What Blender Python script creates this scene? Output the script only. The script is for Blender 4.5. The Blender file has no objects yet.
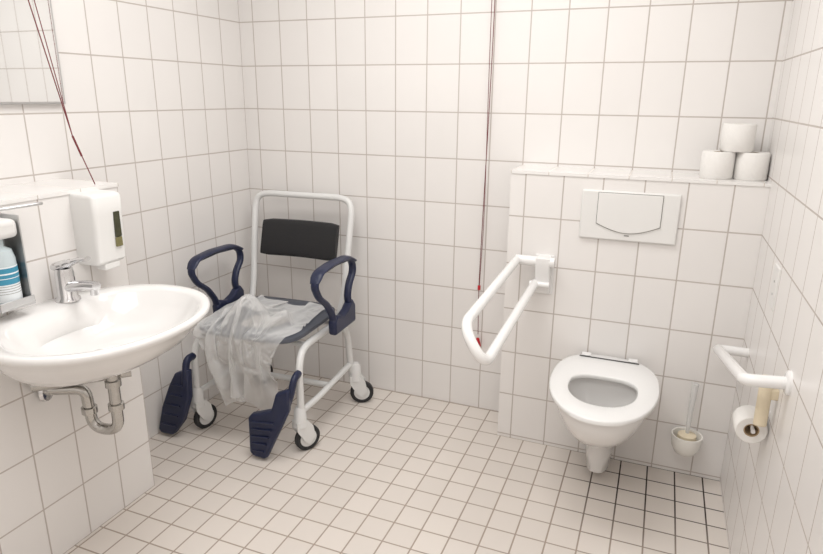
import bpy, bmesh, math, random
from mathutils import Vector, Matrix, noise
random.seed(4)
SC=bpy.context.scene
COL=SC.collection
SC.view_settings.view_transform='Standard'

# ---------------------------------------------------------------- materials
def mat(name,color,rough=.5,metal=0,trans=0,alpha=1,bump=0,bscale=60,coat=0,vary=0):
    m=bpy.data.materials.new(name); m.use_nodes=True
    nt=m.node_tree; b=nt.nodes["Principled BSDF"]
    b.inputs["Base Color"].default_value=(*color,1)
    b.inputs["Roughness"].default_value=rough
    b.inputs["Metallic"].default_value=metal
    b.inputs["Transmission Weight"].default_value=trans
    b.inputs["Alpha"].default_value=alpha
    b.inputs["Coat Weight"].default_value=coat
    tc=nt.nodes.new("ShaderNodeTexCoord")
    nz=nt.nodes.new("ShaderNodeTexNoise"); nz.inputs["Scale"].default_value=bscale; nz.inputs["Detail"].default_value=4
    nt.links.new(tc.outputs["Object"],nz.inputs["Vector"])
    if bump:
        bp=nt.nodes.new("ShaderNodeBump"); bp.inputs["Strength"].default_value=bump; bp.inputs["Distance"].default_value=.002
        nt.links.new(nz.outputs["Fac"],bp.inputs["Height"]); nt.links.new(bp.outputs["Normal"],b.inputs["Normal"])
    v=vary or .04
    mx=nt.nodes.new("ShaderNodeMix"); mx.data_type='RGBA'
    mx.inputs[6].default_value=(*[c*(1-v) for c in color],1); mx.inputs[7].default_value=(*[min(1,c*(1+v)) for c in color],1)
    nt.links.new(nz.outputs["Fac"],mx.inputs[0]); nt.links.new(mx.outputs[2],b.inputs["Base Color"])
    return m

def tile_mat(name,axes,w,h,px,py,tile,grout,mortar=.0028,rough=.24,var=.012,dirt=None,dirtcol=None):
    m=bpy.data.materials.new(name); m.use_nodes=True
    nt=m.node_tree; N=nt.nodes; L=nt.links; b=N["Principled BSDF"]
    tc=N.new("ShaderNodeTexCoord"); sp=N.new("ShaderNodeSeparateXYZ"); L.new(tc.outputs["Object"],sp.inputs[0])
    cb=N.new("ShaderNodeCombineXYZ")
    for i,(a,ph) in enumerate(zip(axes,(px,py))):
        ad=N.new("ShaderNodeMath"); ad.operation='SUBTRACT'; L.new(sp.outputs[a],ad.inputs[0]); ad.inputs[1].default_value=ph-30*(w if i==0 else h)
        L.new(ad.outputs[0],cb.inputs[i])
    br=N.new("ShaderNodeTexBrick"); br.offset=0; br.squash=1
    br.inputs["Scale"].default_value=1; br.inputs["Brick Width"].default_value=w; br.inputs["Row Height"].default_value=h
    br.inputs["Mortar Size"].default_value=mortar; br.inputs["Mortar Smooth"].default_value=.25
    br.inputs["Color1"].default_value=(*[c*(1-var) for c in tile],1); br.inputs["Color2"].default_value=(*[c*(1+var) for c in tile],1)
    br.inputs["Mortar"].default_value=(*grout,1)
    L.new(cb.outputs[0],br.inputs["Vector"])
    nz=N.new("ShaderNodeTexNoise"); nz.inputs["Scale"].default_value=3; nz.inputs["Detail"].default_value=5; L.new(tc.outputs["Object"],nz.inputs["Vector"])
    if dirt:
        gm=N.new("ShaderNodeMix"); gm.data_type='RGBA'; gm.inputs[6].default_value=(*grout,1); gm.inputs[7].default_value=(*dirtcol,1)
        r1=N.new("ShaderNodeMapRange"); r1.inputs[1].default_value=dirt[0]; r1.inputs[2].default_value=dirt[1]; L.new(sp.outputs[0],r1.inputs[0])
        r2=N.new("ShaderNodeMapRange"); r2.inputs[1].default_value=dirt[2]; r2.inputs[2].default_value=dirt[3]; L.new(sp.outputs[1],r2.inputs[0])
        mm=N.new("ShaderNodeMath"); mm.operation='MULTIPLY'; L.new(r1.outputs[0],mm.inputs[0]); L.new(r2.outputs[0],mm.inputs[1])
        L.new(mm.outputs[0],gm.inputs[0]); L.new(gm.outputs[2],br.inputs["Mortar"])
    mx=N.new("ShaderNodeMix"); mx.data_type='RGBA'; mx.blend_type='MULTIPLY'; mx.inputs[0].default_value=1
    rp=N.new("ShaderNodeMapRange"); rp.inputs[3].default_value=.97; rp.inputs[4].default_value=1.02; L.new(nz.outputs["Fac"],rp.inputs[0])
    L.new(br.outputs["Color"],mx.inputs[6]); L.new(rp.outputs[0],mx.inputs[7]); L.new(mx.outputs[2],b.inputs["Base Color"])
    rr=N.new("ShaderNodeMapRange"); rr.inputs[3].default_value=rough; rr.inputs[4].default_value=.8; L.new(br.outputs["Fac"],rr.inputs[0]); L.new(rr.outputs[0],b.inputs["Roughness"])
    hh=N.new("ShaderNodeMath"); hh.operation='MULTIPLY_ADD'; hh.inputs[1].default_value=-1; L.new(br.outputs["Fac"],hh.inputs[0])
    n2=N.new("ShaderNodeTexNoise"); n2.inputs["Scale"].default_value=9; L.new(tc.outputs["Object"],n2.inputs["Vector"])
    n3=N.new("ShaderNodeMath"); n3.operation='MULTIPLY'; n3.inputs[1].default_value=.35; L.new(n2.outputs["Fac"],n3.inputs[0]); L.new(n3.outputs[0],hh.inputs[2])
    bp=N.new("ShaderNodeBump"); bp.inputs["Strength"].default_value=.35; bp.inputs["Distance"].default_value=.0015
    L.new(hh.outputs[0],bp.inputs["Height"]); L.new(bp.outputs["Normal"],b.inputs["Normal"])
    return m

TW=(.86,.834,.812); TG=(.54,.485,.45)
M_back=tile_mat("tiles_back",(0,2),.15,.202,-.17,0.0,TW,TG)
M_box=tile_mat("tiles_box",(0,2),.15,.2,-.86,.015,TW,TG)
M_right=tile_mat("tiles_right",(1,2),.15,.2,0,.015,TW,TG,rough=.3)
M_left=tile_mat("tiles_left",(1,2),.15,.202,.214,0,TW,TG)
M_sinkwall=tile_mat("tiles_sinkwall",(1,2),.15,.2,-.893,.0,TW,TG)
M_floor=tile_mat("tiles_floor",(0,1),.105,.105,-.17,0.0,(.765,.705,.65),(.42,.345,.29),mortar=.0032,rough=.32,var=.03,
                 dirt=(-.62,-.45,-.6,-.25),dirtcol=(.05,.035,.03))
M_cap=tile_mat("tiles_cap",(0,1),.15,.4,-.17,.05,(.88,.86,.84),(.66,.61,.56),mortar=.002)
M_capL=tile_mat("tiles_cap_left",(1,0),.15,.6,-.893,.05,(.86,.84,.82),(.60,.55,.5),mortar=.002)
M_plaster=mat("plaster",(.87,.86,.85),.8,bump=.2)
M_ceramic=mat("ceramic",(.84,.825,.81),.09,coat=.4,vary=.01,bscale=3)
M_seatwhite=mat("seat_plastic",(.88,.875,.865),.2,vary=.01,bscale=3)
M_whitep=mat("white_plastic",(.82,.81,.79),.35,vary=.02,bscale=8)
M_rail=mat("white_coated_tube",(.87,.86,.85),.22,vary=.01,bscale=8)
M_frame=mat("frame_enamel",(.76,.76,.75),.3,vary=.02,bscale=8)
M_navy=mat("navy_plastic",(.012,.018,.055),.38,vary=.15,bscale=40,bump=.1)
M_black=mat("black_pad",(.010,.010,.012),.45,vary=.2,bscale=80,bump=.3)
M_rubber=mat("rubber",(.02,.02,.022),.6,vary=.2)
M_seat=mat("seat_grey",(.085,.095,.12),.45,vary=.1,bscale=20)
M_chrome=mat("chrome",(.72,.72,.73),.1,metal=1,vary=.02)
M_steel=mat("brushed_steel",(.60,.60,.60),.38,metal=1,vary=.06)
M_pipe=mat("chromed_pipe",(.50,.49,.47),.14,metal=1,vary=.05)
M_red=mat("red_cord",(.16,.015,.02),.6,vary=.1)
M_redp=mat("red_plastic",(.55,.015,.025),.35,vary=.05)
M_paper=mat("tissue",(.86,.84,.81),.95,bump=.5,bscale=120,vary=.03)
M_card=mat("cardboard",(.42,.30,.18),.8,vary=.08)
M_cream=mat("cream_plastic",(.80,.70,.52),.45,vary=.05)
M_olive=mat("soap_window",(.05,.05,.025),.15,vary=.4,bscale=50)
M_soapliq=mat("soap_window_liquid",(.20,.18,.08),.15,vary=.2,bscale=50)
M_mirror=mat("mirror_glass",(.86,.87,.87),.02,metal=1,vary=.001)
M_water=mat("water",(.30,.285,.265),.03,vary=.02)
M_cup=mat("white_cup",(.87,.85,.80),.25,vary=.02)
M_clear=mat("clear_acrylic",(.93,.93,.92),.12,trans=.45)
M_label=mat("blue_label",(.05,.28,.42),.4,vary=.2,bscale=30)
M_bottle=mat("bottle_plastic",(.66,.75,.78),.2,trans=.15,vary=.03)
M_lwhite=mat("label_white",(.80,.84,.86),.5)
M_joint=mat("button_joint",(.25,.24,.23),.6)
M_hinge=mat("hinge_grey",(.06,.06,.06),.5)

def film_mat():
    m=bpy.data.materials.new("clear_film"); m.use_nodes=True; nt=m.node_tree; N=nt.nodes; L=nt.links
    for n in list(N): N.remove(n)
    out=N.new("ShaderNodeOutputMaterial"); mix=N.new("ShaderNodeMixShader"); tr=N.new("ShaderNodeBsdfTransparent")
    p=N.new("ShaderNodeBsdfPrincipled"); p.inputs["Base Color"].default_value=(.88,.88,.875,1); p.inputs["Roughness"].default_value=.25
    lw=N.new("ShaderNodeLayerWeight"); lw.inputs["Blend"].default_value=.38
    tc=N.new("ShaderNodeTexCoord"); nz=N.new("ShaderNodeTexNoise"); nz.inputs["Scale"].default_value=8; nz.inputs["Detail"].default_value=2; nz.inputs["Distortion"].default_value=1.0
    L.new(tc.outputs["Object"],nz.inputs["Vector"])
    mr=N.new("ShaderNodeMapRange"); mr.inputs[1].default_value=.0; mr.inputs[2].default_value=1; mr.inputs[3].default_value=.32; mr.inputs[4].default_value=.90
    L.new(lw.outputs["Facing"],mr.inputs[0]); L.new(mr.outputs[0],mix.inputs[0])
    bp=N.new("ShaderNodeBump"); bp.inputs["Strength"].default_value=.4; bp.inputs["Distance"].default_value=.012; L.new(nz.outputs["Fac"],bp.inputs["Height"]); L.new(bp.outputs["Normal"],p.inputs["Normal"])
    L.new(tr.outputs[0],mix.inputs[1]); L.new(p.outputs[0],mix.inputs[2]); L.new(mix.outputs[0],out.inputs["Surface"])
    return m
M_film=film_mat()

# ---------------------------------------------------------------- geometry helpers
def fillet(P,rad,n=6):
    P=[Vector(p) for p in P]; out=[]
    N=len(P)
    for i in range(N):
        if i in (0,N-1): out.append(P[i]); continue
        a,b,c=P[i-1],P[i],P[(i+1)%N]
        r=rad[i] if isinstance(rad,(list,tuple)) else rad
        d1=min(r,(a-b).length*.49); d2=min(r,(c-b).length*.49)
        s=b+(a-b).normalized()*d1; e=b+(c-b).normalized()*d2
        for k in range(n+1):
            t=k/n; out.append(s*(1-t)**2+b*2*t*(1-t)+e*t*t)
    return out
def catmull(P,n=6):
    P=[Vector(p) for p in P]; Q=[P[0]*2-P[1]]+P+[P[-1]*2-P[-2]]; out=[]
    for i in range(1,len(Q)-2):
        a,b,c,d=Q[i-1],Q[i],Q[i+1],Q[i+2]
        for k in range(n):
            t=k/n
            out.append(.5*((2*b)+(c-a)*t+(2*a-5*b+4*c-d)*t*t+(3*b-a-3*c+d)*t**3))
    out.append(P[-1]); return out

class G:
    def __init__(s): s.v=[]; s.f=[]
    def loft(s,rings,cap0=True,cap1=True,closed=True):
        b=len(s.v); n=len(rings[0])
        for r in rings: s.v+= [Vector(p) for p in r]
        for i in range(len(rings)-1):
            for j in range(n if closed else n-1):
                k=(j+1)%n
                s.f.append((b+i*n+j,b+i*n+k,b+(i+1)*n+k,b+(i+1)*n+j))
        if cap0: s.f.append(tuple(b+j for j in range(n))[::-1])
        if cap1: s.f.append(tuple(b+(len(rings)-1)*n+j for j in range(n)))
        return s
    def tube(s,P,r,seg=14,sx=1,sy=1):
        P=[Vector(p) for p in P]; Q=[P[0]]
        for p in P[1:]:
            if (p-Q[-1]).length>1e-5: Q.append(p)
        P=Q; n=len(P); rings=[]
        t0=(P[1]-P[0]).normalized(); up=Vector((0,0,1)) if abs(t0.z)<.9 else Vector((0,1,0))
        nrm=t0.cross(up).normalized()
        for i in range(n):
            t=(P[min(i+1,n-1)]-P[max(i-1,0)]).normalized()
            nrm=(nrm-t*nrm.dot(t)).normalized(); bn=t.cross(nrm)
            rr=r[min(i,len(r)-1)] if isinstance(r,list) else r
            rings.append([P[i]+nrm*math.cos(2*math.pi*k/seg)*rr*sx+bn*math.sin(2*math.pi*k/seg)*rr*sy for k in range(seg)])
        return s.loft(rings)
    def lathe(s,prof,c,axis=(0,0,1),seg=32,cap=True):
        ax=Vector(axis).normalized(); c=Vector(c)
        u=ax.orthogonal().normalized(); w=ax.cross(u)
        rings=[[c+ax*h+(u*math.cos(2*math.pi*k/seg)+w*math.sin(2*math.pi*k/seg))*max(r,1e-5) for k in range(seg)] for r,h in prof]
        return s.loft(rings,cap,cap)
    def cyl(s,a,b,r,seg=24):
        a,b=Vector(a),Vector(b); return s.lathe([(r,0),(r,(b-a).length)],a,b-a,seg)
    def box(s,c,d):
        c=Vector(c); b=len(s.v)
        for x in(-1,1):
            for y in(-1,1):
                for z in(-1,1): s.v.append(c+Vector((x*d[0]/2,y*d[1]/2,z*d[2]/2)))
        for f in ((0,1,3,2),(4,6,7,5),(0,4,5,1),(2,3,7,6),(0,2,6,4),(1,5,7,3)): s.f.append(tuple(b+i for i in f))
        return s
    def span(s,a,b): 
        return s.box([(a[i]+b[i])/2 for i in range(3)],[abs(b[i]-a[i]) for i in range(3)])
    def prism(s,poly,off):
        off=Vector(off); return s.loft([[Vector(p) for p in poly],[Vector(p)+off for p in poly]])

def empty(name,base,label,cat,**kw):
    o=bpy.data.objects.new(name,None); o.location=base; o.empty_display_size=.1; COL.objects.link(o)
    o["label"]=label; o["category"]=cat
    for k,v in kw.items(): o[k]=v
    return o
def mk(name,g,material,parent=None,base=(0,0,0),bevel=0,sharp=35,label=None,kind=None):
    if parent is not None:
        q_=parent
        while q_.parent: q_=q_.parent
        base=q_.location
    B=Vector(base)
    me=bpy.data.meshes.new(name); me.from_pydata([tuple(Vector(v)-B) for v in g.v],[],g.f); me.update()
    bm=bmesh.new(); bm.from_mesh(me); bmesh.ops.remove_doubles(bm,verts=bm.verts,dist=1e-6); bmesh.ops.recalc_face_normals(bm,faces=bm.faces); bm.to_mesh(me); bm.free()
    for p in me.polygons: p.use_smooth=True
    me.set_sharp_from_angle(angle=math.radians(sharp))
    me.materials.append(material)
    o=bpy.data.objects.new(name,me); COL.objects.link(o)
    if parent is not None: o.parent=parent
    else: o.location=B
    if bevel:
        md=o.modifiers.new("bevel",'BEVEL'); md.width=bevel; md.segments=3; md.limit_method='ANGLE'; md.angle_limit=math.radians(35)
    if label: o["label"]=label
    if kind: o["kind"]=kind
    return o

# ---------------------------------------------------------------- plastic film: settle a real cloth over the seat first
cx,cy=-1.94,-.22
CA,SA=math.cos(math.radians(2.5)),math.sin(math.radians(2.5))
def q(x,y,z): return Vector((cx+x*CA-y*SA,cy+x*SA+y*CA,z))
def cloth_drape():
    nu,nv=80,100; W,Ln=.47,.78
    vs=[];fs=[]
    for i in range(nv):
        for j in range(nu):
            u=j/(nu-1)-.5; v=i/(nv-1)
            ed=.05*noise.noise(Vector((v*4,(1 if u>0 else -1)*2,4)))*abs(u)*2
            hang=max(0,(v-.42)/.58)
            x=u*W*(.94-.40*hang)+ed+.0-.03*hang+.03*noise.noise(Vector((v*2,3,3)))
            y=.14-v*Ln+.04*noise.noise(Vector((u*3,v*3,9)))-.10*abs(u)*hang
            fold=math.sin(u*21+1.2+2.6*noise.noise(Vector((u*2,v*1.5,2))))
            z=.66+.036*fold*(.5+.6*v)+.055*noise.noise(Vector((u*4,v*4,1)))+.022*noise.noise(Vector((u*8,v*7,7)))
            z+=.15*math.exp(-((u+.02)**2/.014+(v-.44)**2/.020))
            vs.append(tuple(q(x,y,z)))
    for i in range(nv-1):
        for j in range(nu-1):
            a=i*nu+j; fs.append((a,a+1,a+nu+1,a+nu))
    me=bpy.data.meshes.new("sheet_sim"); me.from_pydata(vs,[],fs)
    o=bpy.data.objects.new("sheet_sim",me); COL.objects.link(o)
    cl=o.modifiers.new("cloth",'CLOTH'); s=cl.settings
    s.quality=7; s.mass=.10; s.tension_stiffness=30; s.compression_stiffness=30; s.shear_stiffness=20; s.bending_stiffness=6; s.air_damping=3
    cl.collision_settings.use_collision=True; cl.collision_settings.distance_min=.006; cl.collision_settings.use_self_collision=False
    tmp=[]
    def collider(g,bev):
        m_=bpy.data.meshes.new("col"); m_.from_pydata([tuple(q(*v)) for v in g.v],[],g.f)
        c_=bpy.data.objects.new("col",m_); COL.objects.link(c_)
        b_=bmesh.new(); b_.from_mesh(m_); bmesh.ops.recalc_face_normals(b_,faces=b_.faces)
        if bev: bmesh.ops.bevel(b_,geom=list(b_.edges),offset=.015,segments=2,affect='EDGES')
        b_.to_mesh(m_); b_.free()
        c_.modifiers.new("c",'COLLISION'); c_.collision.thickness_outer=.006; c_.collision.cloth_friction=60
        tmp.append(c_)
    collider(G().span((-.25,-.29,.40),(.25,.21,.522)),True)
    # the bunched core of the film keeps its height while settling
    collider(G().lathe([(.085,0),(.078,.03),(.052,.085),(.025,.125),(.004,.135)],(-.01,-.18,.515),(0,0,1),20),False)
    SC.frame_start=1; SC.frame_end=60
    cl.point_cache.frame_start=1; cl.point_cache.frame_end=60
    for fr in range(1,36): SC.frame_set(fr)
    dg=bpy.context.evaluated_depsgraph_get()
    ev=o.evaluated_get(dg); m2=ev.to_mesh()
    V=[Vector(v.co) for v in m2.vertices]; ev.to_mesh_clear()
    bpy.data.objects.remove(o)
    for c_ in tmp: bpy.data.objects.remove(c_)
    SC.frame_set(1)
    g=G(); g.v=V; g.f=fs
    return g
film_g=cloth_drape()

# ---------------------------------------------------------------- room
XL=-2.348; XP=-2.075; YB=.214; YF=-3.0; ZC=2.5; ES=-.893; HB=1.2; HS=1.19; XB=-.92
def S(name,a,b,m): return mk(name,G().span(a,b),m,kind="structure")
S("floor",(XL-.1,YF-.1,-.1),(.1,YB+.1,0),M_floor)
S("ceiling",(XL-.1,YF-.1,ZC),(.1,YB+.1,ZC+.1),M_plaster)
S("wall_back",(XL-.1,YB,0),(.1,YB+.1,ZC),M_back)
S("wall_left",(XL-.1,YF,0),(XL,YB,ZC),M_left)
S("wall_right",(0,YF,0),(.1,YB,ZC),M_right)
S("wall_front",(XL-.1,YF-.1,0),(.1,YF,ZC),M_back)
S("wall_cistern",(XB,0,0),(0,YB,HB-.012),M_box)
S("wall_basin",(XL,YF,0),(XP,ES,HS-.012),M_sinkwall)
S("trim_1",(XB-.004,-.004,HB-.012),(0,YB,HB),M_cap)
S("trim_2",(XL,YF,HS-.012),(XP+.004,ES+.004,HS),M_capL)

# ---------------------------------------------------------------- toilet
TX=-.47
def egg(hw,yf,yb,z,n=48,p=2.3,cx=TX,wide=.42,pb=.6):
    out=[]; L=yb-yf; yc=yb-L*wide
    for k in range(n):
        t=2*math.pi*k/n; c,s=math.cos(t),math.sin(t)
        pp=p+(pb if s>0 else 0)*1.0
        x=hw*math.copysign(abs(c)**(2/pp),c)
        y=(yb-yc)*math.copysign(abs(s)**(2/pp),s) if s>0 else (yc-yf)*s
        out.append((cx+x,yc+y,z))
    return out
toilet=empty("toilet",(TX,0,.045),"white ceramic wall-hung toilet with open seat ring below the flush plate","toilet")
g=G(); YT=.002
rings=[egg(.044,-.19,YT,.040,p=2.6),egg(.050,-.205,YT,.045,p=2.6),egg(.053,-.215,YT,.11,p=2.6),egg(.056,-.24,YT,.20,p=2.6),
 egg(.068,-.295,YT,.232,p=2.5),egg(.098,-.37,YT,.256,p=2.5),egg(.128,-.445,YT,.298,p=2.4),egg(.150,-.50,YT,.345,p=2.4),
 egg(.167,-.533,YT,.392,p=2.4),egg(.178,-.55,YT,.43,p=2.4),egg(.175,-.548,-.004,.444,p=2.5),egg(.165,-.535,-.012,.448,p=2.5),
 egg(.135,-.50,-.18,.448),egg(.128,-.49,-.19,.438),egg(.130,-.49,-.188,.40),egg(.118,-.475,-.192,.36),egg(.092,-.43,-.197,.315),egg(.066,-.37,-.205,.275),egg(.052,-.32,-.21,.245),egg(.04,-.30,-.215,.235)]
g.loft(rings); mk("bowl",g,M_ceramic,toilet,sharp=60)
g=G(); g.loft([egg(.062,-.36,-.206,.268),egg(.061,-.359,-.207,.271)]); mk("water",g,M_water,toilet)
def ring(g,o,i,z0,z1,r=.006):
    def sc(R,f,z):
        c=sum((Vector(p) for p in R),Vector())/len(R)
        return [((p[0]-c.x)*f+c.x,(p[1]-c.y)*f+c.y,z) for p in R]
    fo=lambda f,z:sc(o,f,z); fi=lambda f,z:sc(i,f,z)
    g.loft([fo(.98,z0),fo(1,z0+r*.6),fo(1,z1-r),fo(.993,z1-r*.3),fo(.98,z1),fi(1.035,z1),fi(1.012,z1-r*.3),fi(1,z1-r),fi(1,z0+r*.6),fi(1.03,z0),fo(.98,z0)],False,False)
g=G(); ring(g,egg(.193,-.577,-.012,0,p=2.15,pb=.5,wide=.46),egg(.120,-.468,-.220,0),.453,.472,.005); mk("seat",g,M_seatwhite,toilet,sharp=60)
g=G(); g.span((TX-.115,-.060,.4722),(TX+.115,-.052,.4745)); mk("hinge",g,M_hinge,toilet,bevel=.0008,label="dark hinge strip across the seat")
for s in (-1,1):
    g=G().span((TX+s*.09-.018,-.048,.4722),(TX+s*.09+.018,-.018,.477)); mk("hinge_cap",g,M_seatwhite,toilet,bevel=.002)

# flush plate
FX0,FX1,FZ0,FZ1=-.635,-.28,.952,1.142
fp=empty("flush_plate",((FX0+FX1)/2,0,FZ0),"white plastic flush plate with a wide button above the toilet","flush plate")
g=G().span((FX0,-.014,FZ0),(FX1,.002,FZ1)); mk("plate",g,M_whitep,fp,bevel=.006)
bx0,bx1=-.572,-.342
def btn(e):
    poly=[(bx0-e,-.0145,FZ1-.008+e),(bx1+e,-.0145,FZ1-.008+e)]
    for k in range(17):
        t=k/16; poly.append((bx1+e+(bx0-bx1-2*e)*t,-.0145,FZ0+.064-e-.032*math.sin(math.pi*t)))
    return poly
g=G().prism(btn(.0022),(0,-.0008,0)); mk("button_gap",g,M_joint,fp,label="grey joint around the button")
g=G().prism(btn(0),(0,-.005,0)); mk("button",g,M_whitep,fp,bevel=.0015)
g=G().span((-.466,-.0155,FZ0+.020),(-.448,-.0135,FZ0+.024)); mk("dot",g,M_joint,fp,label="small grey mark")

# toilet rolls
def make_roll(c,r,h,axis,label,group=None):
    o=empty("toilet_roll",c,label,"toilet paper")
    if group:o["group"]=group
    g=G(); g.lathe([(.020,.001),(r-.004,0),(r,.005),(r,h-.005),(r-.004,h),(.020,h-.001),(.020,.001)],c,axis,40,cap=False); mk("paper",g,M_paper,o,sharp=50)
    g=G(); g.lathe([(.0199,.002),(.0199,h-.002),(.017,h-.002),(.017,.002),(.0199,.002)],c,axis,24,cap=False); mk("core",g,M_card,o)
    return o
GR="spare toilet rolls on the ledge"
make_roll((-.172,.085,HB),.056,.098,(0,0,1),"white toilet roll standing on the tiled ledge",GR)
make_roll((-.058,.095,HB),.056,.098,(0,0,1),"white toilet roll standing on the ledge by the wall",GR)
make_roll((-.115,.10,HB+.0985),.056,.098,(0,0,1),"white toilet roll stacked on top of two others",GR)

# toilet brush
tb=empty("toilet_brush",(-.15,-.06,.10),"toilet brush with clear handle in a white wall-mounted cup","toilet brush")
g=G().lathe([(.001,.0),(.024,.0),(.040,.010),(.052,.035),(.057,.07),(.057,.085),(.052,.085),(.036,.016),(.001,.012)],(-.15,-.068,.130),(0,0,1),36,cap=False); mk("cup",g,M_cup,tb,sharp=50)
g=G(); g.span((-.175,-.02,.158),(-.125,.002,.208)); mk("bracket",g,M_whitep,tb,bevel=.003)
g=G().lathe([(.001,0),(.03,.005),(.038,.03),(.034,.070),(.008,.078),(.001,.078)],(-.15,-.068,.145),(0,0,1),24,cap=False); mk("bristles",g,M_cream,tb)
g=G().tube([(-.15,-.068,.20),(-.15,-.068,.30),(-.146,-.058,.43)],[.007,.009,.013]); mk("handle",g,M_clear,tb,label="clear acrylic handle")

# drop-down support rail
dr=empty("support_rail",(-.79,0,.70),"white tubular fold-down support rail mounted beside the toilet","grab rail")
g=G().prism([(-.790,.002,.705),(-.790,.002,.865),(-.790,-.065,.865),(-.790,-.065,.835),(-.790,-.02,.705)],(.058,0,0)); g.span((-.80,-.006,.70),(-.722,.002,.866)); mk("wall_bracket",g,M_rail,dr,bevel=.004)
P=fillet([(-.722,-.045,.846),(-.866,-.045,.846),(-.874,-.765,.805),(-.792,-.80,.700),(-.790,-.03,.75)],[0,.022,.068,.068,0],12)
g=G().tube(P,.0172,18); mk("rail_tube",g,M_rail,dr,sharp=60)
g=G().cyl((-.872,-.045,.846),(-.715,-.045,.846),.0200,20); g.cyl((-.81,-.045,.75),(-.73,-.045,.75),.012); mk("pivot",g,M_rail,dr)

# wall grab bar on the right wall
gb=empty("grab_bar",(0,-.48,.6),"white tubular grab bar mounted on the tiled wall by the toilet","grab rail")
P=fillet([(.002,-.14,.615),(-.10,-.14,.615),(-.10,-.80,.785),(.002,-.80,.795)],.03,8)
g=G().tube(P,.0165,18); mk("bar_tube",g,M_rail,gb,sharp=60)
g=G().lathe([(.001,.0),(.032,.0),(.032,.007),(.026,.011),(.001,.012)],(.001,-.80,.795),(-1,0,0),32,cap=False); mk("flange",g,M_rail,gb)

# roll holder + roll on right wall
rh=empty("toilet_roll_holder",(0,-.66,.6),"cream plastic toilet roll holder fixed to the tiled wall","roll holder")
g=G().tube([(-.032,-.712,.622),(-.032,-.70,.765)],.017,18,sx=1,sy=.8); g.span((-.034,-.71,.70),(.002,-.69,.73)); mk("post",g,M_cream,rh,bevel=.004,sharp=50)
g=G().tube(fillet([(.001,-.575,.60),(-.045,-.575,.60),(-.045,-.715,.60)],.012,5),.006,12); mk("spindle",g,M_chrome,rh,label="chrome spindle")
make_roll((-.044,-.605,.588),.042,.08,(0,-1,0),"partly used toilet roll hanging on the wall holder")

# wall plate
sw=empty("wall_socket",(0,-.40,.93),"pale wall plate with small marks on the tiles","switch")
g=G().span((-.005,-.44,.87),(.002,-.36,1.0)); mk("plate",g,M_whitep,sw,bevel=.002)
for z in (.91,.95):
    g=G().span((-.0065,-.407,z),(-.0048,-.397,z+.006)); mk("mark",g,M_steel,sw,label="small grey mark")

# pull cord by the rail
pc=empty("pull_cord",(-1.075,.19,.30),"red emergency pull cord with red handle hanging down the tiled wall","pull cord")
g=G().tube(catmull([(-1.068,.19,2.5),(-1.07,.19,1.7),(-1.083,.19,.9),(-1.085,.185,.62),(-1.08,.185,.40)],8),.0017,8); g.tube(catmull([(-1.082,.192,2.5),(-1.082,.192,1.7),(-1.077,.192,1.0),(-1.085,.19,.62)],8),.0014,8); mk("cord",g,M_red,pc)
g=G().lathe([(.001,0),(.014,.0),(.016,.01),(.007,.045),(.001,.048)],(-1.08,.185,.335),(0,0,1),20,cap=False); mk("handle",g,M_redp,pc)
g=G().lathe([(.001,0),(.007,.0),(.007,.02),(.001,.022)],(-1.085,.188,.62),(0,0,1),16,cap=False); mk("clip",g,M_redp,pc)

# ---------------------------------------------------------------- wash basin
CX,CY,DZ=-1.808,-1.25,.022
def el(a,b,z,cx=CX,cy=CY,n=64,p=2.1,back=XP-.001):
    out=[]
    for k in range(n):
        t=2*math.pi*k/n; c,s=math.cos(t),math.sin(t)
        x=cx+a*math.copysign(abs(c)**(2/p),c); y=cy+b*math.copysign(abs(s)**(2/p),s)
        out.append((max(x,back),y,z+DZ))
    return out
wb=empty("wash_basin",(CX,CY,.66),"oval white ceramic wash basin mounted on the tiled half wall","sink")
g=G()
g.loft([el(.05,.05,.665,-1.90),el(.09,.11,.670,-1.895),el(.14,.165,.688,-1.88),el(.19,.22,.718,-1.86),el(.225,.26,.755,-1.835),el(.246,.290,.795,-1.818),
 el(.257,.306,.818,-1.81),el(.268,.316,.828),el(.271,.319,.836),el(.269,.317,.844),el(.261,.309,.848),
 el(.232,.280,.845,-1.79,p=2.05,back=-1.995),el(.224,.272,.836,-1.79,p=2.05,back=-1.98),el(.205,.25,.80,-1.79,back=-1.96),el(.175,.21,.76,-1.80),el(.13,.15,.735,-1.81),el(.06,.07,.725,-1.83),el(.022,.022,.722,-1.84)])
mk("basin",g,M_ceramic,wb,sharp=50)
g=G().lathe([(.001,0),(.024,0),(.022,.004),(.001,.005)],(-1.84,CY,.724+DZ),(0,0,1),24,cap=False); mk("drain",g,M_chrome,wb,label="chrome drain")
# trap
tp=empty("drain_trap",(-1.93,-1.2,.42),"chromed metal drain trap and waste pipe under the basin","pipe")
g=G().tube(fillet([(-1.88,-1.185,.682),(-1.88,-1.185,.445),(-1.97,-1.205,.445),(-1.975,-1.21,.585),(-2.077,-1.27,.59)],[0,.045,.045,.03,0],8),.0175,18); mk("pipe",g,M_pipe,tp,sharp=60)
for c in ((-1.88,-1.185,.52),(-1.88,-1.185,.60),(-1.972,-1.208,.50)):
    g=G().lathe([(.018,0),(.024,.002),(.024,.022),(.018,.024)],c,(0,0,1),20); mk("union_nut",g,M_pipe,tp,label="chrome union nut")
g=G().lathe([(.018,0),(.038,0),(.034,.01),(.018,.013)],(-2.074,-1.27,.59),(1,.45,0),24); mk("rosette",g,M_chrome,tp,label="chrome wall rosette")
g=G().tube([(-1.87,-1.12,.63),(-2.06,-1.32,.63)],.021,18); mk("overflow_pipe",g,M_pipe,tp,label="chrome waste pipe")

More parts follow.
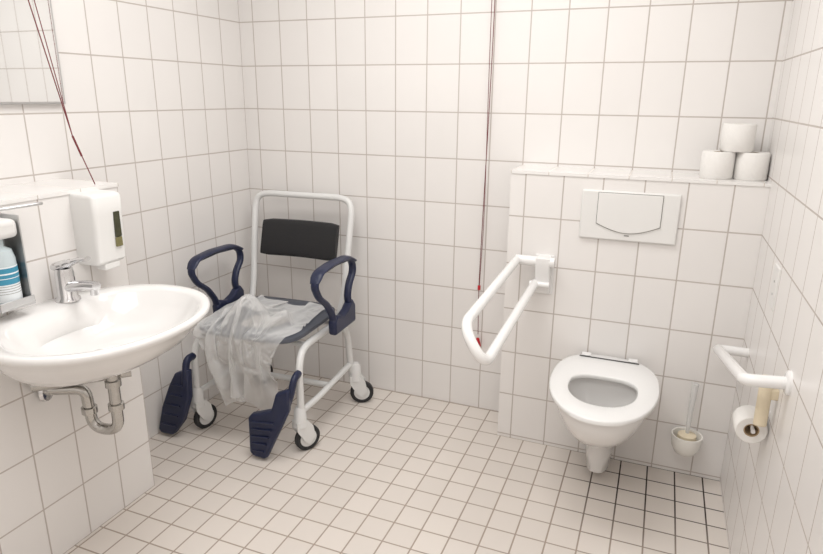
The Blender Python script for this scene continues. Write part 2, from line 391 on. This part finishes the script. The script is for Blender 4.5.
# tap
tx,ty,tz=-2.02,-1.185,.846+DZ
tp2=empty("mixer_tap",(tx,ty,tz),"chrome single-lever mixer tap on the basin","tap")
g=G().lathe([(.001,0),(.036,0),(.035,.006),(.029,.012),(.027,.090),(.024,.102),(.001,.106)],(tx,ty,tz),(0,0,1),30,cap=False); mk("body",g,M_chrome,tp2,sharp=45)
g=G().tube([(tx,ty,tz+.040),(tx+.04,ty,tz+.050),(tx+.09,ty,tz+.058),(tx+.128,ty,tz+.060)],[.022,.020,.018,.016],16,sy=.85); g.cyl((tx+.116,ty,tz+.058),(tx+.116,ty,tz+.032),.012); mk("spout",g,M_chrome,tp2,sharp=50)
g=G().tube(catmull([(tx-.022,ty,tz+.106),(tx+.02,ty,tz+.118),(tx+.06,ty,tz+.132),(tx+.105,ty,tz+.142)],5),[.028]*4+[.024]*3+[.018]*4+[.013]*5,14,sy=.5); mk("lever",g,M_chrome,tp2,sharp=50)

# soap dispenser
dy=-.028; dz=.012
sd=empty("soap_dispenser",(-2.02,-1.028,.93),"white plastic soap dispenser with level window on half wall","soap dispenser")
g=G()
def rr(x0,x1,y0,y1,z,r=.014,n=6):
    pts=[]
    for cx_,cy_,a0 in ((x1-r,y1-r,0),(x0+.001,y1-.001,90),(x0+.001,y0+.001,180),(x1-r,y0+r,270)):
        q_=r if cx_>x0+.01 else .001
        for k in range(n+1):
            a=math.radians(a0+90*k/n); pts.append((cx_+q_*math.cos(a),cy_+q_*math.sin(a)+dy,z+dz))
    return pts
X0=XP-.002
g.loft([rr(X0,-1.995,-1.055,-.945,.94),rr(X0,-1.985,-1.058,-.942,.95),rr(X0,-1.978,-1.058,-.942,1.10),rr(X0,-1.976,-1.058,-.942,1.155),rr(X0,-1.982,-1.056,-.944,1.163),rr(X0,-2.0,-1.052,-.948,1.167)])
mk("body",g,M_whitep,sd,sharp=40)
g=G().span((-1.985,-1.014,1.035),(-1.9750,-.990,1.118)); mk("level_window",g,M_olive,sd,bevel=.002,label="dark upper part of the level window")
g=G().span((-1.985,-1.014,1.003),(-1.9752,-.990,1.034)); mk("level_window",g,M_soapliq,sd,bevel=.002,label="olive lower part of the level window")
g=G().span((-2.03,-1.03+dy,.932),(-1.99,-.97+dy,.953)); mk("push_bar",g,M_whitep,sd,bevel=.004)

# disinfectant dispenser
yd=-1.368; zd=.022
dd=empty("disinfectant_dispenser",(-2.03,yd,.87+zd),"steel wall dispenser holding a blue-labelled disinfectant bottle","dispenser")
g=G(); g.span((X0,yd-.048,.885+zd),(XP+.004,yd+.056,1.145+zd)); g.span((X0,yd+.052,.885+zd),(XP+.075,yd+.056,1.135+zd)); g.span((X0,yd-.046,.885+zd),(XP+.06,yd-.043,1.12+zd)); g.span((X0,yd-.046,.880+zd),(XP+.085,yd+.056,.886+zd)); g.span((XP+.082,yd-.046,.880+zd),(XP+.085,yd+.056,.905+zd))
mk("housing",g,M_steel,dd,bevel=.001)
BC=(XP+.042,yd+.006,.888+zd)
g=G().lathe([(.001,0),(.034,0),(.036,.006),(.036,.13),(.03,.155),(.014,.165),(.014,.185),(.001,.185)],BC,(0,0,1),30,cap=False); mk("bottle",g,M_bottle,dd,label="translucent plastic bottle")
def band(z0,z1,r,m,nm,lb):
    g=G().lathe([(r-.0004,0),(r,0),(r,z1-z0),(r-.0004,z1-z0)],(BC[0],BC[1],z0+zd),(0,0,1),30,cap=False); mk(nm,g,m,dd,label=lb)
band(.900,1.0,.0368,M_lwhite,"bottle_label","white printed label")
band(.950,.996,.0372,M_label,"label_band","blue band on the label")
for z in (.944,.937,.930,.923): band(z,z+.0013,.0371,M_joint,"print_line","line of small grey print")
band(.978,.982,.0375,M_lwhite,"print_line","line of white print"); band(.966,.968,.0375,M_lwhite,"print_line","line of white print")
g=G().span((X0,yd-.04,1.075+zd),(XP+.08,yd+.048,1.128+zd)); mk("pump_head",g,M_whitep,dd,bevel=.016)
g=G().tube(fillet([(XP+.02,yd-.04,1.155),(XP+.13,yd-.045,1.19),(XP+.14,yd+.095,1.19),(XP+.02,yd+.07,1.17)],.03,6),.0045,10); mk("lever",g,M_steel,dd,label="steel wire elbow lever")

# mirror
mi=empty("wall_mirror",(XL,-1.25,1.45),"rectangular wall mirror with slim silver edge above the basin","mirror")
g=G().span((XL,-1.68,1.445),(XL+.022,-.838,2.3)); mk("edge",g,M_steel,mi,bevel=.002)
g=G().span((XL+.0225,-1.672,1.453),(XL+.024,-.846,2.292)); mk("glass",g,M_mirror,mi)

# cord by the mirror
pc2=empty("pull_cord",(-2.12,-.96,1.19),"dark red pull cord slung from the ceiling down to the ledge","pull cord")
g=G(); g.tube([(-2.24,-1.15,2.5),(-2.13,-.995,1.35)],.0017,8); g.tube([(-2.23,-1.10,2.5),(-2.13,-.995,1.35)],.0014,8); g.tube([(-2.13,-.995,1.35),(-2.10,-.96,1.192)],.0017,8); mk("cord",g,M_red,pc2)
g=G(); g.cyl((-2.13,-.995,1.35),(-2.118,-.981,1.285),.0032,12); mk("toggle",g,M_red,pc2)

# ---------------------------------------------------------------- shower commode chair
ch=empty("shower_chair",(cx,cy,0),"white tubular shower commode chair with navy armrests on casters","chair")
g=G()
R=.0155
o_=-.018
g.tube(fillet([q(-.24,.16,.44),q(-.25,.22,.56),q(-.272+o_,.345,.97),q(-.235+o_,.355,1.01),q(.225+o_,.355,1.01),q(.262+o_,.345,.97),q(.25,.22,.56),q(.24,.16,.44)],[0,.05,.06,.06,.06,.06,.05,0],6),R)
mk("back_frame",g,M_frame,ch,sharp=60)
g=G()
for s in (-1,1):
    g.tube(fillet([q(s*.275,.24,.13),q(s*.272,.20,.40),q(s*.25,.14,.46),q(s*.25,-.19,.46),q(s*.262,-.25,.40),q(s*.265,-.25,.12)],.06,6),R)
    g.tube(fillet([q(s*.262,-.25,.19),q(s*.265,-.1,.185),q(s*.272,.22,.21)],.05,5),.014)
g.tube([q(-.25,-.15,.455),q(.25,-.15,.455)],.012); g.tube([q(-.25,.12,.455),q(.25,.12,.455)],.012)
g.tube([q(-.268,.02,.19),q(.268,.02,.19)],.014)
mk("base_frame",g,M_frame,ch,sharp=60)
# backrest
g=G(); n=10; rings=[]
def rect(x,by,e):
    pts=[]
    for k in range(24):
        a=2*math.pi*k/24; c,s=math.cos(a),math.sin(a)
        yy=.016*e*math.copysign(abs(c)**.45,c); zz=.086*e*math.copysign(abs(s)**.25,s)
        pts.append(q(x,.268+by+yy+zz*.28,.808+zz))
    return pts
for i in range(n+1):
    x=-.208+.405*i/n; by=.02*math.cos(math.pi*(i/n-.5)); e=.93 if i in(0,n) else 1
    rings.append(rect(x,by,e))
g.loft(rings); mk("backrest",g,M_black,ch,sharp=50,label="black padded backrest")
# seat
def rsq(hx,y0,y1,z,p=5,n=48):
    out=[]
    for k in range(n):
        a=2*math.pi*k/n; c,s=math.cos(a),math.sin(a)
        out.append(q(hx*math.copysign(abs(c)**(2/p),c),(y0+y1)/2+(y1-y0)/2*math.copysign(abs(s)**(2/p),s),z))
    return out
g=G()
g.loft([rsq(.24,-.275,.20,.492),rsq(.25,-.285,.21,.500),rsq(.25,-.285,.21,.514),rsq(.24,-.275,.20,.522),rsq(.12,-.20,.10,.522,2.4),rsq(.112,-.19,.09,.514,2.4),rsq(.112,-.19,.09,.492,2.4),rsq(.24,-.275,.20,.492)],False,False)
mk("seat",g,M_seat,ch,sharp=50,label="dark grey padded commode seat")
# armrests: moulded flat top, front hook that sweeps back to the seat, curved rear support
for s in (-1,1):
    X=-.29 if s<0 else .315
    arm=[(-.02,.485),(-.035,.56),(-.085,.625),(-.155,.675),(-.190,.735),(-.155,.778),(.0,.786),(.140,.776),(.182,.745),(.185,.70),(.140,.655),(.120,.60),(.14,.545),(.15,.485)]
    g=G().tube(fillet([q(X,y,z) for y,z in arm],.024,5),.0138,14,sx=1.3,sy=.9)
    pad=[(-.186,.745),(-.152,.783),(-.04,.793),(.12,.786),(.176,.758)]
    g.tube(fillet([q(X,y,z) for y,z in pad],.03,6),[.014]+[.018]*24,14,sx=1.5,sy=.55)
    ar=mk("armrest",g,M_navy,ch,sharp=60,label="dark navy plastic armrest")
    g=G().prism([q(X-.020,-.04,.465),q(X-.020,-.045,.53),q(X-.020,-.02,.555),q(X-.020,.04,.535),q(X-.020,.09,.55),q(X-.020,.145,.585),q(X-.020,.175,.55),q(X-.020,.175,.465)],Vector((.040,0,0)))
    mk("armrest_bracket",g,M_navy,ar,bevel=.012)
# casters
def caster(x,y,ang,r=.058):
    a=math.radians(ang); d=Vector((math.sin(a),math.cos(a),0)); ax=Vector((d.y,-d.x,0))
    cw=q(x,y,r)+d*.03
    g=G(); g.lathe([(.016,.215),(.025,.20),(.028,.15),(.031,.125),(.001,.12)],q(x,y,0),(0,0,1),22,cap=True)
    for s in (-1,1):
        poly=[q(x,y,.15)-d*.028,q(x,y,.15)+d*.024,q(x,y,.12)+d*.048,cw+d*.028+Vector((0,0,.012)),cw+Vector((0,0,-.022)),cw-d*.026,q(x,y,.11)-d*.026]
        g.prism([p+ax*s*.0165 for p in poly],ax*s*.008)
    g.prism([p-ax*.018 for p in (q(x,y,.15)-d*.028,q(x,y,.15)+d*.024,q(x,y,.125)+d*.04,q(x,y,.122)-d*.026)],ax*.036)
    f=mk("caster",g,M_frame,ch,sharp=40,label="white caster fork with wheel")
    mk("tire",G().lathe([(r*.68,-.012),(r*.9,-.013),(r,-.008),(r,.008),(r*.9,.013),(r*.68,.012),(r*.68,-.012)],cw,ax,36,cap=False),M_rubber,f,label="black rubber tyre")
    mk("hub",G().lathe([(.001,-.011),(.012,-.013),(r*.5,-.009),(r*.68,-.011),(r*.68,.011),(r*.5,.009),(.012,.013),(.001,.011)],cw,ax,30,cap=False),M_frame,f)
caster(.258,-.25,30); caster(-.265,-.25,15); caster(.295,.24,65); caster(-.27,.24,20)
# footrests folded up
def footrest(plate,arm,th,left,right):
    T=Vector(th)
    g=G().prism([Vector(p) for p in plate],th)
    o=mk("footrest",g,M_navy,ch,bevel=.009,label="dark navy folded footplate")
    for k in range(5):
        t=(k+.5)/5
        p0=Vector(left[0]).lerp(Vector(left[1]),t)+T; p1=Vector(right[0]).lerp(Vector(right[1]),t)+T
        mk("tread_rib",G().tube([p0,p1],.0035,8),M_navy,o)
    g=G().tube(fillet(arm,.03,5),.018,sx=.8); mk("footrest_bracket",g,M_navy,o,sharp=60)
footrest([(-1.665,-.52,.335),(-1.725,-.53,.31),(-1.745,-.54,.235),(-1.835,-.55,.205),(-1.85,-.555,.19),(-1.85,-.56,.03),(-1.835,-.56,.015),(-1.78,-.56,.01),(-1.765,-.555,.02),(-1.70,-.54,.16),(-1.665,-.53,.24)],
  [q(.262,-.25,.37),q(.268,-.30,.37),q(.26,-.32,.30),q(.22,-.315,.20)],(.006,-.032,0),[(-1.835,-.555,.19),(-1.835,-.56,.03)],[(-1.725,-.545,.20),(-1.785,-.56,.03)])
footrest([(-2.17,-.52,.33),(-2.235,-.53,.31),(-2.265,-.54,.25),(-2.31,-.55,.14),(-2.335,-.56,.03),(-2.32,-.56,.012),(-2.255,-.56,.015),(-2.20,-.55,.09),(-2.17,-.53,.20)],
  [q(-.262,-.25,.37),q(-.265,-.30,.37),q(-.265,-.315,.30),q(-.28,-.315,.20)],(-.004,-.032,0),[(-2.245,-.535,.28),(-2.32,-.56,.04)],[(-2.185,-.53,.28),(-2.235,-.56,.04)])

# plastic film (settled above)
ps=mk("plastic_sheet",film_g,M_film,None,base=(cx,cy-.2,.53),sharp=180)
ps["label"]="crumpled clear plastic film draped over the chair seat"; ps["category"]="plastic sheet"
md=ps.modifiers.new("sub",'SUBSURF'); md.levels=1; md.render_levels=1

# ---------------------------------------------------------------- lights
def area(loc,sx,sy,p,col=(1,.99,.975)):
    l=bpy.data.lights.new("ceiling_light",'AREA'); l.shape='RECTANGLE'; l.size=sx; l.size_y=sy; l.energy=p; l.color=col
    o=bpy.data.objects.new("ceiling_light",l); o.location=loc; COL.objects.link(o); return o
area((-1.1,-.8,2.48),1.2,.7,19.5)
area((-.8,-2.2,2.48),1.2,.9,17.5)
w=bpy.data.worlds.new("w"); SC.world=w; w.use_nodes=True; w.node_tree.nodes["Background"].inputs[0].default_value=(1,.97,.95,1); w.node_tree.nodes["Background"].inputs[1].default_value=.3

# ---------------------------------------------------------------- camera
f,yaw,pitch,roll=618.16,-.3783,.2852,.0091
fw=Vector((math.sin(yaw)*math.cos(pitch),math.cos(yaw)*math.cos(pitch),-math.sin(pitch)))
r=Vector((math.cos(yaw),-math.sin(yaw),0)); u=r.cross(fw)
r2=r*math.cos(roll)+u*math.sin(roll); u2=u*math.cos(roll)-r*math.sin(roll)
cam=bpy.data.cameras.new("camera"); co=bpy.data.objects.new("camera",cam); COL.objects.link(co)
cam.sensor_fit='HORIZONTAL'; cam.sensor_width=36; cam.lens=f/823*36; cam.clip_start=.02
Mx=Matrix((r2,u2,-fw)).transposed().to_4x4(); Mx.translation=Vector((-.3638,-2.4782,1.4831)); co.matrix_world=Mx
SC.camera=co
